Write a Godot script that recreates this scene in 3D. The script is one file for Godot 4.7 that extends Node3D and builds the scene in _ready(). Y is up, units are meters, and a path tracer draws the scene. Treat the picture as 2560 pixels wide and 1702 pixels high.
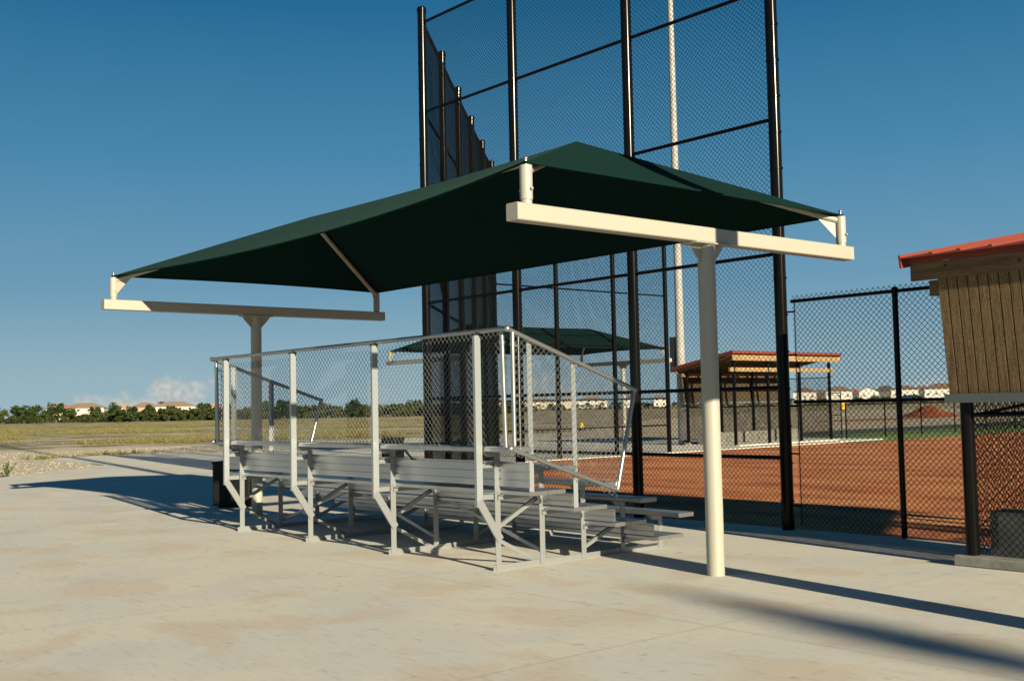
extends Node3D
# A ball-park bleacher under a fabric shade, a chain-link backstop and two dugouts.
# World axes follow the park: x runs along the bleacher, z points away from the field, y is up.

var rng := RandomNumberGenerator.new()
var mats := {}
var taken := {}

# ------------------------------------------------------------------ mesh builder
class MB:
	var v := PackedVector3Array()
	var n := PackedVector3Array()
	var col := PackedColorArray()
	var tint := Color(1, 1, 1)
	var use_col := false
	func tri(a: Vector3, b: Vector3, c: Vector3, na: Vector3, nb: Vector3, nc: Vector3) -> void:
		v.append(a); v.append(b); v.append(c)
		n.append(na); n.append(nb); n.append(nc)
		if use_col:
			col.append(tint); col.append(tint); col.append(tint)
	func quad(a: Vector3, b: Vector3, c: Vector3, d: Vector3, out: Vector3 = Vector3.ZERO) -> void:
		var m := (b - a).cross(c - a)
		if m.length_squared() < 1e-14:
			m = (c - a).cross(d - a)
		m = m.normalized()
		if out != Vector3.ZERO and m.dot(out) < 0.0:
			m = -m
		if (b - a).cross(c - a).dot(m) > 0.0:
			tri(a, c, b, m, m, m); tri(a, d, c, m, m, m)
		else:
			tri(a, b, c, m, m, m); tri(a, c, d, m, m, m)
	func box(c: Vector3, s: Vector3, b: Basis = Basis.IDENTITY) -> void:
		var h := s * 0.5
		var p := []
		for i in 8:
			p.append(c + b * Vector3(h.x if i & 1 else -h.x, h.y if i & 2 else -h.y, h.z if i & 4 else -h.z))
		quad(p[0], p[1], p[3], p[2], -b.z); quad(p[4], p[5], p[7], p[6], b.z)
		quad(p[0], p[2], p[6], p[4], -b.x); quad(p[1], p[3], p[7], p[5], b.x)
		quad(p[0], p[1], p[5], p[4], -b.y); quad(p[2], p[3], p[7], p[6], b.y)
	func tube(a: Vector3, b: Vector3, ra: float, rb: float, seg: int = 12, caps: bool = true) -> void:
		var d := (b - a).normalized()
		var x := d.cross(Vector3.UP if absf(d.y) < 0.9 else Vector3.RIGHT).normalized()
		var y := d.cross(x).normalized()
		for i in seg:
			var t0 := TAU * i / seg
			var t1 := TAU * (i + 1) / seg
			var n0 := x * cos(t0) + y * sin(t0)
			var n1 := x * cos(t1) + y * sin(t1)
			tri(a + n0 * ra, b + n0 * rb, b + n1 * rb, n0, n0, n1)
			tri(a + n0 * ra, b + n1 * rb, a + n1 * ra, n0, n1, n1)
			if caps:
				tri(a, a + n0 * ra, a + n1 * ra, -d, -d, -d)
				tri(b, b + n1 * rb, b + n0 * rb, d, d, d)
	func path(pts: Array, r: float, seg: int = 12) -> void:
		for i in pts.size() - 1:
			tube(pts[i], pts[i + 1], r, r, seg, true)
			if i > 0:
				ball(pts[i], r * 1.0, 8, 6)
	func ball(c: Vector3, r: float, seg: int = 10, rows: int = 6, sy: float = 1.0) -> void:
		for j in rows:
			var p0 := PI * j / rows - PI / 2
			var p1 := PI * (j + 1) / rows - PI / 2
			for i in seg:
				var t0 := TAU * i / seg
				var t1 := TAU * (i + 1) / seg
				var q := [Vector3(cos(t0) * cos(p0), sin(p0), sin(t0) * cos(p0)), Vector3(cos(t1) * cos(p0), sin(p0), sin(t1) * cos(p0)), Vector3(cos(t1) * cos(p1), sin(p1), sin(t1) * cos(p1)), Vector3(cos(t0) * cos(p1), sin(p1), sin(t0) * cos(p1))]
				var k := Vector3(r, r * sy, r)
				tri(c + q[0] * k, c + q[1] * k, c + q[2] * k, q[0], q[1], q[2])
				tri(c + q[0] * k, c + q[2] * k, c + q[3] * k, q[0], q[2], q[3])
	# a profile in the plane of (px, py), swept straight from a to b
	func extrude(prof: PackedVector2Array, a: Vector3, b: Vector3, px: Vector3, py: Vector3) -> void:
		var d := (b - a).normalized()
		var mid := Vector2.ZERO
		for q in prof:
			mid += q / prof.size()
		var k := prof.size()
		var ccw := 1.0 if Geometry2D.is_polygon_clockwise(prof) else -1.0
		for i in k:
			var q0 := prof[i]
			var q1 := prof[(i + 1) % k]
			var e := q1 - q0
			var o := Vector2(e.y, -e.x) * -ccw
			var out := px * o.x + py * o.y
			quad(a + px * q0.x + py * q0.y, a + px * q1.x + py * q1.y, b + px * q1.x + py * q1.y, b + px * q0.x + py * q0.y, out)
		var ids := Geometry2D.triangulate_polygon(prof)
		for i in range(0, ids.size(), 3):
			for side in 2:
				var o2: Vector3 = b if side else a
				var nn: Vector3 = d if side else -d
				var p := []
				for j in 3:
					p.append(o2 + px * prof[ids[i + j]].x + py * prof[ids[i + j]].y)
				if (p[1] - p[0]).cross(p[2] - p[0]).dot(nn) > 0.0:
					tri(p[0], p[2], p[1], nn, nn, nn)
				else:
					tri(p[0], p[1], p[2], nn, nn, nn)
	# a flat polygon in x, z
	func sheet(poly: PackedVector2Array, y: float) -> void:
		var ids := Geometry2D.triangulate_polygon(poly)
		for i in range(0, ids.size(), 3):
			var a := Vector3(poly[ids[i]].x, y, poly[ids[i]].y)
			var b := Vector3(poly[ids[i + 1]].x, y, poly[ids[i + 1]].y)
			var c := Vector3(poly[ids[i + 2]].x, y, poly[ids[i + 2]].y)
			if (b - a).cross(c - a).y > 0.0:
				tri(a, c, b, Vector3.UP, Vector3.UP, Vector3.UP)
			else:
				tri(a, b, c, Vector3.UP, Vector3.UP, Vector3.UP)
	func skirt(poly: PackedVector2Array, y0: float, y1: float) -> void:
		var mid := Vector2.ZERO
		for q in poly:
			mid += q / poly.size()
		for i in poly.size():
			var a := poly[i]
			var b := poly[(i + 1) % poly.size()]
			var o := Vector3(b.y - a.y, 0, a.x - b.x)
			if Geometry2D.is_polygon_clockwise(poly):
				o = -o
			quad(Vector3(a.x, y0, a.y), Vector3(b.x, y0, b.y), Vector3(b.x, y1, b.y), Vector3(a.x, y1, a.y), o)
	# chain link: two families of wires clipped to a convex outline in the plane (o, u, w)
	func chain(poly: PackedVector2Array, o: Vector3, u: Vector3, w: Vector3, pitch: float, r: float) -> void:
		var nn := u.cross(w).normalized()
		var s := pitch * sqrt(2.0)
		for fam in 2:
			var sg := 1.0 if fam == 0 else -1.0
			var lo := 1e9
			var hi := -1e9
			for q in poly:
				lo = minf(lo, q.x + sg * q.y); hi = maxf(hi, q.x + sg * q.y)
			var k := ceili(lo / s)
			while k * s < hi:
				# the line q.x + sg * q.y = k * s, running along (1, -sg)
				var p0 := Vector2(k * s, 0)
				var d := Vector2(1, -sg).normalized()
				var t0 := -1e9
				var t1 := 1e9
				var ok := true
				for i in poly.size():
					var a := poly[i]
					var e := poly[(i + 1) % poly.size()] - a
					var m := Vector2(-e.y, e.x) # inward for a counter-clockwise outline
					var den := m.dot(d)
					var num := m.dot(a - p0)
					if absf(den) < 1e-9:
						if num > 0.0: ok = false
					elif den > 0.0: t0 = maxf(t0, num / den)
					else: t1 = minf(t1, num / den)
				if ok and t1 - t0 > 0.01:
					var q0 := p0 + d * t0
					var q1 := p0 + d * t1
					var off := nn * r * 0.8 * sg
					tube(o + u * q0.x + w * q0.y + off, o + u * q1.x + w * q1.y + off, r, r, 3, false)
				k += 1
	func leaf(c: Vector3, d: Vector3, s: Vector3, size: float) -> void:
		var a := c - d * size
		var b := c + s * size * 0.45
		var e := c + d * size
		var f := c - s * size * 0.45
		var m := d.cross(s).normalized()
		tri(a, b, e, m, m, m); tri(a, e, f, m, m, m)
	func mesh() -> ArrayMesh:
		var arr := []
		arr.resize(Mesh.ARRAY_MAX)
		arr[Mesh.ARRAY_VERTEX] = v
		arr[Mesh.ARRAY_NORMAL] = n
		if use_col:
			arr[Mesh.ARRAY_COLOR] = col
		var m := ArrayMesh.new()
		m.add_surface_from_arrays(Mesh.PRIMITIVE_TRIANGLES, arr)
		return m

# ------------------------------------------------------------------ nodes
func numbered(called: String) -> String:
	taken[called] = taken.get(called, -1) + 1
	return called if taken[called] == 0 else "%s_%03d" % [called, taken[called]]

func tag(o: Node, label: String, category: String, group: String = "", kind: String = "") -> void:
	o.set_meta("label", label)
	o.set_meta("category", category)
	if group: o.set_meta("group", group)
	if kind: o.set_meta("kind", kind)

func thing(called: String, label: String, category: String, at: Vector3 = Vector3.ZERO, turn: float = 0.0, group: String = "") -> Node3D:
	var o := Node3D.new()
	o.name = numbered(called)
	add_child(o)
	o.position = at
	o.rotation.y = turn
	tag(o, label, category, group)
	return o

func part(called: String, m: MB, mat: Material, parent: Node) -> MeshInstance3D:
	return part_mesh(called, m.mesh(), mat, parent)

func part_mesh(called: String, m: Mesh, mat: Material, parent: Node) -> MeshInstance3D:
	var o := MeshInstance3D.new()
	o.name = called if parent != self else numbered(called)
	o.mesh = m
	o.material_override = mat
	parent.add_child(o, true)
	return o

func struct(called: String, m: MB, mat: Material, parent: Node = self) -> MeshInstance3D:
	var o := part(called, m, mat, parent)
	o.set_meta("kind", "structure")
	return o

# ------------------------------------------------------------------ materials
func plain(r: float, g: float, b: float, rough: float, metal: float = 0.0, spec: float = 0.5) -> StandardMaterial3D:
	var m := StandardMaterial3D.new()
	m.albedo_color = Color(r, g, b).linear_to_srgb()
	m.roughness = rough
	m.metallic = metal
	m.metallic_specular = spec
	m.cull_mode = BaseMaterial3D.CULL_DISABLED
	return m

func noise(freq: float, sd: int, oct: int = 4, kind: int = FastNoiseLite.TYPE_SIMPLEX_SMOOTH) -> FastNoiseLite:
	var f := FastNoiseLite.new()
	f.seed = sd
	f.noise_type = kind
	f.frequency = freq
	f.fractal_octaves = oct
	return f

func noise_bytes(size: int, f: FastNoiseLite, stretch: float = 1.0) -> PackedByteArray:
	var im := f.get_seamless_image(size, size, false, false, 0.12, true)
	im.convert(Image.FORMAT_L8)
	return im.get_data()

func ramp(stops: Array, t: float) -> Color:
	for i in stops.size() - 1:
		if t <= stops[i + 1][0]:
			var k: float = clampf((t - stops[i][0]) / (stops[i + 1][0] - stops[i][0]), 0, 1)
			return (stops[i][1] as Color).lerp(stops[i + 1][1], k)
	return stops[-1][1]

func mapped(tex: Texture2D, metres: float, rough: float) -> StandardMaterial3D:
	var m := StandardMaterial3D.new()
	m.albedo_texture = tex
	m.uv1_triplanar = true
	m.uv1_world_triplanar = true
	m.uv1_scale = Vector3.ONE / metres
	m.roughness = rough
	m.cull_mode = BaseMaterial3D.CULL_DISABLED
	return m

func bump(m: StandardMaterial3D, freq: float, sd: int, strength: float, size: int = 512) -> void:
	var t := NoiseTexture2D.new()
	t.width = size; t.height = size
	t.seamless = true
	t.as_normal_map = true
	t.bump_strength = strength
	t.noise = noise(freq, sd, 5)
	m.normal_enabled = true
	m.normal_texture = t
	m.normal_scale = 1.0

func to_tex(data: PackedByteArray, size: int) -> ImageTexture:
	return ImageTexture.create_from_image(Image.create_from_data(size, size, false, Image.FORMAT_RGB8, data))

func concrete_tex() -> ImageTexture:
	var s := 1024
	var big := noise_bytes(s, noise(0.0035, 11, 4))
	var cool := noise_bytes(s, noise(0.005, 29, 4))
	var stain := noise_bytes(s, noise(0.006, 23, 5))
	var fine := noise_bytes(s, noise(0.12, 37, 4))
	var spot := noise_bytes(s, noise(0.035, 51, 4))
	var brush := noise_bytes(s, noise(0.02, 57, 5))
	var out := PackedByteArray()
	out.resize(s * s * 3)
	var pale := Color(0.62, 0.605, 0.540)
	var grey := Color(0.575, 0.578, 0.542)
	var blue := Color(0.52, 0.535, 0.53)
	var rust := Color(0.55, 0.452, 0.345)
	for y in s:
		var yb := (y * 7) % s # trowel and broom marks, drawn out along one way
		for x in s:
			var i := y * s + x
			var b := big[i] / 255.0
			var t := stain[i] / 255.0
			var c := grey.lerp(pale, smoothstep(0.30, 0.7, b))
			c = c.lerp(blue, 0.5 * smoothstep(0.55, 0.82, cool[i] / 255.0))
			c = c.lerp(rust, 0.48 * smoothstep(0.52, 0.78, t))
			var k := 0.955 + 0.09 * fine[i] / 255.0
			var br := brush[yb * s + x] / 255.0
			k *= 1.0 - 0.10 * smoothstep(0.58, 0.85, br)
			k *= 1.0 - 0.22 * smoothstep(0.72, 0.9, spot[i] / 255.0)
			out[i * 3] = int(clampf(Color(c.r * k, 0, 0).linear_to_srgb().r, 0, 1) * 255)
			out[i * 3 + 1] = int(clampf(Color(c.g * k, 0, 0).linear_to_srgb().r, 0, 1) * 255)
			out[i * 3 + 2] = int(clampf(Color(c.b * k, 0, 0).linear_to_srgb().r, 0, 1) * 255)
	return to_tex(out, s)

func ramp_tex(s: int, fa: float, fb: float, sd: int, mixb: float, stops: Array) -> ImageTexture:
	var a := noise_bytes(s, noise(fa, sd, 5))
	var b := noise_bytes(s, noise(fb, sd + 7, 4))
	var table := PackedByteArray()
	table.resize(256 * 3)
	for i in 256:
		var c := ramp(stops, i / 255.0).linear_to_srgb()
		table[i * 3] = int(c.r * 255); table[i * 3 + 1] = int(c.g * 255); table[i * 3 + 2] = int(c.b * 255)
	var out := PackedByteArray()
	out.resize(s * s * 3)
	for i in s * s:
		var t := clampi(int(a[i] * (1.0 - mixb) + b[i] * mixb), 0, 255)
		out[i * 3] = table[t * 3]; out[i * 3 + 1] = table[t * 3 + 1]; out[i * 3 + 2] = table[t * 3 + 2]
	return to_tex(out, s)

func wood_tex() -> ImageTexture:
	# plywood grain: cathedral figure running along v
	var s := 512
	var warp := noise(0.012, 71, 3)
	var fine := noise(0.03, 73, 4)
	var out := PackedByteArray()
	out.resize(s * s * 3)
	for y in s:
		for x in s:
			var wv := warp.get_noise_2d(x * 1.6, y * 0.35)
			var r := sin(x * 0.30 + wv * 46.0)
			var f := fine.get_noise_2d(x * 2.2, y * 0.18)
			var k := clampf(0.5 + 0.40 * r * absf(r) + 0.55 * f, 0, 1)
			var c := Color(0.050, 0.032, 0.014).lerp(Color(0.235, 0.155, 0.074), k).linear_to_srgb()
			var i := (y * s + x) * 3
			out[i] = int(c.r * 255); out[i + 1] = int(c.g * 255); out[i + 2] = int(c.b * 255)
	return to_tex(out, s)

func make_materials() -> void:
	mats.concrete = mapped(concrete_tex(), 9.0, 0.9)
	mats.clay = mapped(ramp_tex(1024, 0.005, 0.08, 3, 0.3, [[0.28, Color(0.29, 0.064, 0.015)], [0.45, Color(0.45, 0.142, 0.035)], [0.6, Color(0.51, 0.19, 0.053)], [0.75, Color(0.54, 0.24, 0.085)]]), 14.0, 0.95)
	mats.clay.uv1_scale = Vector3(0.045, 0.07, 0.12)
	bump(mats.clay, 0.08, 8, 0.7)
	mats.pile = mapped(ramp_tex(512, 0.02, 0.09, 9, 0.4, [[0.25, Color(0.152, 0.0342, 0.01368)], [0.75, Color(0.2736, 0.076, 0.0304)]]), 5.0, 0.95)
	mats.lime = mapped(ramp_tex(1024, 0.012, 0.11, 15, 0.45, [[0.25, Color(0.3496, 0.3192, 0.2356)], [0.45, Color(0.4864, 0.4484, 0.3496)], [0.7, Color(0.5776, 0.5396, 0.4408)]]), 7.0, 0.95)
	bump(mats.lime, 0.08, 18, 0.8)
	mats.field = mapped(ramp_tex(1024, 0.010, 0.10, 21, 0.35, [[0.28, Color(0.125, 0.108, 0.036)], [0.46, Color(0.215, 0.178, 0.075)], [0.55, Color(0.30, 0.25, 0.125)], [0.62, Color(0.43, 0.375, 0.255)], [0.75, Color(0.52, 0.47, 0.36)]]), 60.0, 0.95)
	mats.lot = mapped(ramp_tex(512, 0.01, 0.08, 33, 0.35, [[0.3, Color(0.3496, 0.285, 0.19)], [0.7, Color(0.4864, 0.418, 0.3116)]]), 20.0, 0.95)
	mats.turf = mapped(ramp_tex(512, 0.02, 0.1, 41, 0.4, [[0.3, Color(0.085, 0.15, 0.025)], [0.7, Color(0.16, 0.25, 0.05)]]), 6.0, 0.95)
	mats.asphalt = mapped(ramp_tex(512, 0.02, 0.12, 44, 0.5, [[0.3, Color(0.0342, 0.038, 0.04256)], [0.7, Color(0.0608, 0.0646, 0.0684)]]), 6.0, 0.9)
	mats.cream = plain(0.3268, 0.3192, 0.2736, 0.42)
	mats.canopy = plain(0.004, 0.0175, 0.016, 0.9, 0.0, 0.06)
	mats.canopy.rim_enabled = true
	mats.canopy.rim = 0.72
	mats.canopy.rim_tint = 0.85
	bump(mats.canopy, 0.2, 61, 0.8)
	mats.canopy.uv1_triplanar = true
	mats.canopy.uv1_scale = Vector3.ONE * 1.5
	mats.alu = plain(0.33, 0.365, 0.39, 0.38, 0.45)
	bump(mats.alu, 0.03, 63, 0.35)
	mats.alu.uv1_triplanar = true
	mats.alu.uv1_scale = Vector3.ONE * 2.0
	mats.plank = plain(0.456, 0.4712, 0.4864, 0.33, 0.9)
	bump(mats.plank, 0.03, 64, 0.25)
	mats.plank.uv1_triplanar = true
	mats.plank.uv1_scale = Vector3.ONE * 2.0
	mats.mill = plain(0.27, 0.29, 0.305, 0.42, 0.5)
	mats.galv = plain(0.3192, 0.3344, 0.342, 0.33, 0.8)
	mats.wire = plain(0.21, 0.23, 0.245, 0.42, 0.5)
	mats.cap = plain(0.0152, 0.0152, 0.0152, 0.5)
	mats.black = plain(0.0038, 0.0038, 0.0038, 0.17, 0.0, 0.26)
	mats.vinyl = plain(0.00456, 0.00684, 0.0076, 0.55, 0.0, 0.15)
	mats.wood = mapped(wood_tex(), 1.0, 0.8)
	mats.wood.uv1_scale = Vector3(1.25, 0.75, 1.25)
	mats.groove = plain(0.038, 0.0266, 0.01368, 0.9)
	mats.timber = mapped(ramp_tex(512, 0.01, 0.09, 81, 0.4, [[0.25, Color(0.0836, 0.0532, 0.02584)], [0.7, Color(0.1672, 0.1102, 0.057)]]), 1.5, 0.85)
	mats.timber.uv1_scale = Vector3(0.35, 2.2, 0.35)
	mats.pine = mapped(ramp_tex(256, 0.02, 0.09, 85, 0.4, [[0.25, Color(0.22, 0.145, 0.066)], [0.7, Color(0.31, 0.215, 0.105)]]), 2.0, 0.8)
	mats.red = plain(0.185, 0.038, 0.024, 0.55, 0.0, 0.4)
	mats.steel = plain(0.13, 0.15, 0.155, 0.5, 0.5)
	mats.polec = mapped(ramp_tex(256, 0.02, 0.1, 91, 0.5, [[0.3, Color(0.28, 0.28, 0.27)], [0.7, Color(0.36, 0.36, 0.35)]]), 3.0, 0.6)
	mats.boxgrey = plain(0.0266, 0.038, 0.0456, 0.5)
	mats.bin = plain(0.0076, 0.00836, 0.00912, 0.6, 0.0, 0.3)
	mats.green_strap = plain(0.076, 0.228, 0.1824, 0.5)
	mats.bench = mapped(ramp_tex(256, 0.03, 0.1, 93, 0.4, [[0.3, Color(0.1672, 0.1672, 0.152)], [0.7, Color(0.2508, 0.2508, 0.228)]]), 2.0, 0.8)
	mats.yellow = plain(0.494, 0.2888, 0.0152, 0.5)
	mats.bark = plain(0.076, 0.057, 0.038, 0.9)
	mats.pane = plain(0.0228, 0.0304, 0.038, 0.15)
	mats.frame = plain(0.456, 0.4408, 0.3952, 0.6)
	var leaf := plain(1, 1, 1, 0.7, 0.0, 0.3)
	leaf.vertex_color_use_as_albedo = true
	leaf.backlight_enabled = true
	leaf.backlight = Color(0.0912, 0.1216, 0.038)
	mats.leaf = leaf

# ------------------------------------------------------------------ setting
func poly(a: Array) -> PackedVector2Array:
	var p := PackedVector2Array()
	for i in range(0, a.size(), 2):
		p.append(Vector2(a[i], a[i + 1]))
	return p

func ragged(p: PackedVector2Array, step: float, amp: float, sd: int) -> PackedVector2Array:
	var f := noise(0.35, sd, 4)
	var out := PackedVector2Array()
	for i in p.size():
		var a := p[i]
		var b := p[(i + 1) % p.size()]
		var k := maxi(1, int((b - a).length() / step))
		for j in k:
			var q := a.lerp(b, float(j) / k)
			out.append(q + Vector2(f.get_noise_2d(q.x, q.y), f.get_noise_2d(q.x + 91.0, q.y - 37.0)) * amp)
	return out

var CLAY := poly([40, -3.75, -9.45, -3.75, -18.4, -12.7, -18.4, -29.6, -17.2, -29.2, -17.45, -34, -18, -40, -18, -90, 40, -90])
var SLAB := poly([18, 20, -4, 20.5, -29.7, -5.2, -31.8, -5.5, -37, -5.6, -38.2, -6.8, -38.7, -8.4, -37.4, -10.4, -36.9, -12.7, -36.4, -30.2, -22.6, -30.2, -22.6, -33.2, -18.6, -33.2, -18.6, -29.8, -18.2, -29.7, -18.2, -12.5, -9.3, -3.65, 18, -3.65])

func build_ground() -> void:
	var g := MB.new()
	g.quad(Vector3(-2400, -0.07, -2400), Vector3(2400, -0.07, -2400), Vector3(2400, -0.07, 2400), Vector3(-2400, -0.07, 2400), Vector3.UP)
	struct("ground", g, mats.field)
	var l := MB.new()
	l.sheet(ragged(poly([20, 40, -40, 40, -52, 0, -51.8, -7, -52, -9, -52.6, -12.5, -50.2, -16.2, -44, -40, -20, -32, 20, -2]), 0.8, 0.9, 4), -0.045)
	struct("limestone_ground", l, mats.lime)
	var strips := MB.new()
	for a in [[-58, -13.5, 7, 1.2], [-72, -24, 12, 2.2], [-84, -36, 12, 2.0], [-101, -39, 18, 3.0], [-112, -47, 16, 3.2], [-64, -30, 9, 1.5], [-90, -58, 22, 3], [-70, -50, 14, 2.5]]:
		var p := PackedVector2Array()
		for i in 24:
			var t := TAU * i / 24
			var d := Vector2(0.36, -0.93)
			p.append(Vector2(a[0], a[1]) + d * cos(t) * a[2] + Vector2(0.93, 0.36) * sin(t) * a[3])
		strips.sheet(ragged(p, 0.7, 1.4, int(a[0]) * -1), -0.055)
	struct("limestone_patches", strips, mats.lime)
	var c := MB.new()
	c.sheet(CLAY, -0.02)
	struct("clay_infield", c, mats.clay)
	var lot := MB.new()
	lot.sheet(ragged(poly([-29, -33.8, -36.3, -30.6, -46, -42, -75, -80, -110, -150, -60, -190, -20, -190, -29, -121]), 1.5, 1.5, 6), -0.04)
	struct("dirt_lot", lot, mats.lot)
	var t := MB.new()
	t.sheet(ragged(poly([-17.3, -29.8, -24.6, -31.5, -24.6, -110, -17.5, -110]), 1.0, 0.35, 8), -0.03)
	struct("grass_strip", t, mats.turf)
	var a := MB.new()
	a.sheet(poly([-24.5, -33.5, -28.8, -33.5, -28.8, -120, -24.5, -120]), -0.025)
	struct("asphalt_path", a, mats.asphalt)
	# the concrete apron: one piece for each bay between its joints
	var apron := Node3D.new()
	apron.name = "concrete_apron"
	add_child(apron)
	apron.set_meta("kind", "structure")
	var gap := 0.002
	var x := -39.0 + 0.5
	var xs := []
	for k in range(-11, 7):
		xs.append(-2.1 + 3.62 * k)
	var zs := [-33.9, -26.6, -19.3, -12.0, -4.7, 1.9, 7.6, 13.6, 21.0]
	for i in xs.size() - 1:
		for j in zs.size() - 1:
			var cell := poly([xs[i] + gap, zs[j] + gap, xs[i + 1] - gap, zs[j] + gap, xs[i + 1] - gap, zs[j + 1] - gap, xs[i] + gap, zs[j + 1] - gap])
			for q in Geometry2D.intersect_polygons(cell, SLAB):
				if q.size() < 3 or Geometry2D.is_polygon_clockwise(q) != Geometry2D.is_polygon_clockwise(cell):
					continue
				var m := MB.new()
				m.sheet(q, 0.0)
				for e in q.size():
					var a2: Vector2 = q[e]
					var b2: Vector2 = q[(e + 1) % q.size()]
					var mid := (a2 + b2) / 2
					if minf(minf(absf(mid.x - xs[i]), absf(mid.x - xs[i + 1])), minf(absf(mid.y - zs[j]), absf(mid.y - zs[j + 1]))) > 0.02:
						m.quad(Vector3(a2.x, 0, a2.y), Vector3(b2.x, 0, b2.y), Vector3(b2.x, -0.066, b2.y), Vector3(a2.x, -0.066, a2.y))
				part("concrete_panel", m, mats.concrete, apron)

# ------------------------------------------------------------------ shade structure
const HB := 3.129
const BS := 0.1447
const LEN := 9.135
func chamfered(w: float, h: float, c: float) -> PackedVector2Array:
	return poly([-w + c, -h, w - c, -h, w, -h + c, w, h - c, w - c, h, -w + c, h, -w, h - c, -w, -h + c])

func shade(label: String, at: Vector3, turn: float) -> void:
	var t := thing("shade_canopy", label, "shade canopy", at, turn, "fabric shades over the bleachers")
	var ends := []
	for px in [0.0, -LEN]:
		var m := MB.new()
		m.tube(Vector3(px, -0.05, 0), Vector3(px, HB - 0.02, 0), 0.084, 0.084, 32)
		var pole := part("pole", m, mats.cream, t)
		var g := MB.new()
		g.box(Vector3(px, HB - 0.01, 0), Vector3(0.2, 0.016, 0.5))
		for s in [-1.0, 1.0]:
			g.extrude(PackedVector2Array([Vector2(0.08 * s, HB - 0.018), Vector2(0.24 * s, HB - 0.018), Vector2(0.22 * s, HB - 0.05), Vector2(0.08 * s, HB - 0.2)]), Vector3(px - 0.006, 0, 0), Vector3(px + 0.006, 0, 0), Vector3(0, 0, 1), Vector3.UP)
		part("cap_plate", g, mats.cream, pole)
		var b := MB.new()
		b.extrude(chamfered(BS / 2, BS / 2, 0.008), Vector3(px, HB + BS / 2, -2.385), Vector3(px, HB + BS / 2, 2.42), Vector3.RIGHT, Vector3.UP)
		part("beam", b, mats.cream, t)
		for s in [-1.0, 1.0]:
			var z: float = 2.26 * s
			var p := MB.new()
			p.tube(Vector3(px, HB + BS, z), Vector3(px, HB + BS + 0.05, z), 0.048, 0.048, 20)
			p.tube(Vector3(px, HB + BS + 0.04, z), Vector3(px, 3.6, z), 0.054, 0.054, 20)
			p.tube(Vector3(px - 0.08, 3.40, z), Vector3(px + 0.08, 3.40, z), 0.011, 0.011, 8)
			var post := part("corner_post", p, mats.cream, t)
			var inx := -1.0 if px == 0.0 else 1.0
			var gp := MB.new()
			var dirv := Vector3(inx * 1.9, 0, -s * 2.26).normalized()
			var side := dirv.cross(Vector3.UP)
			gp.extrude(PackedVector2Array([Vector2(0.05, 3.57), Vector2(0.26, 3.60), Vector2(0.05, 3.36)]), Vector3(px, 0, z) - side * 0.006, Vector3(px, 0, z) + side * 0.006, dirv, Vector3.UP)
			part("gusset", gp, mats.cream, post)
			var bl := MB.new()
			bl.tube(Vector3(px, 3.6, z), Vector3(px, 3.66, z), 0.014, 0.014, 10)
			bl.ball(Vector3(px, 3.66, z), 0.02, 8, 6)
			part("eye_bolt", bl, mats.galv, post)
			var r := MB.new()
			r.tube(Vector3(px, 3.55, z), Vector3(-1.75 if px == 0.0 else -LEN + 1.75, 4.39, 0), 0.034, 0.034, 14)
			part("rafter", r, mats.cream, t)
	var rd := MB.new()
	rd.tube(Vector3(-1.75, 4.37, 0), Vector3(-LEN + 1.75, 4.37, 0), 0.034, 0.034, 14)
	part("ridge_pipe", rd, mats.cream, t)
	# fabric: four facets between sagging edges and the ridge
	var f := MB.new()
	var corners := [Vector3(0.02, 3.625, 2.28), Vector3(0.02, 3.615, -2.28), Vector3(-LEN - 0.02, 3.61, -2.28), Vector3(-LEN - 0.02, 3.62, 2.28)]
	var p1 := Vector3(-1.75, 4.46, 0)
	var p2 := Vector3(-LEN + 1.75, 4.45, 0)
	var tops := [[p1, p1], [p1, p2], [p2, p2], [p2, p1]]
	var sag := [0.15, 0.14, 0.36, 0.45]
	var lift := [0.05, -0.03, -0.015, -0.015]
	var inward := [Vector3(-1, 0, 0), Vector3(0, 0, 1), Vector3(1, 0, 0), Vector3(0, 0, -1)]
	for k in 4:
		var ca: Vector3 = corners[k]
		var cb: Vector3 = corners[(k + 1) % 4]
		var ta: Vector3 = tops[k][0]
		var tb: Vector3 = tops[k][1]
		var nu := 40
		var nv := 14
		var grid := []
		for i in nu + 1:
			var u := float(i) / nu
			var bow := 4.0 * u * (1.0 - u)
			var e: Vector3 = ca.lerp(cb, u) + inward[k] * sag[k] * bow + Vector3(0, lift[k] * bow, 0)
			var rr := ta.lerp(tb, u)
			if ta != tb:
				rr.y -= 0.03 * bow
			var row := []
			for j in nv + 1:
				var w := float(j) / nv
				var q: Vector3 = e.lerp(rr, w)
				q.y -= 0.025 * sin(PI * w) * bow
				row.append(q)
			grid.append(row)
		var nrm := []
		for i in nu + 1:
			var row := []
			for j in nv + 1:
				var du: Vector3 = grid[mini(i + 1, nu)][j] - grid[maxi(i - 1, 0)][j]
				var dv: Vector3 = grid[i][mini(j + 1, nv)] - grid[i][maxi(j - 1, 0)]
				var m := du.cross(dv)
				if m.length_squared() < 1e-12:
					m = (grid[mini(i + 1, nu)][maxi(j - 1, 0)] - grid[maxi(i - 1, 0)][maxi(j - 1, 0)]).cross(dv)
				m = m.normalized()
				row.append(m if m.y > 0 else -m)
			nrm.append(row)
		for i in nu:
			for j in nv:
				f.tri(grid[i][j], grid[i + 1][j + 1], grid[i + 1][j], nrm[i][j], nrm[i + 1][j + 1], nrm[i + 1][j])
				f.tri(grid[i][j], grid[i][j + 1], grid[i + 1][j + 1], nrm[i][j], nrm[i][j + 1], nrm[i + 1][j + 1])
	var fab := part("fabric", f, mats.canopy, t)
	var hem := MB.new()
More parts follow.
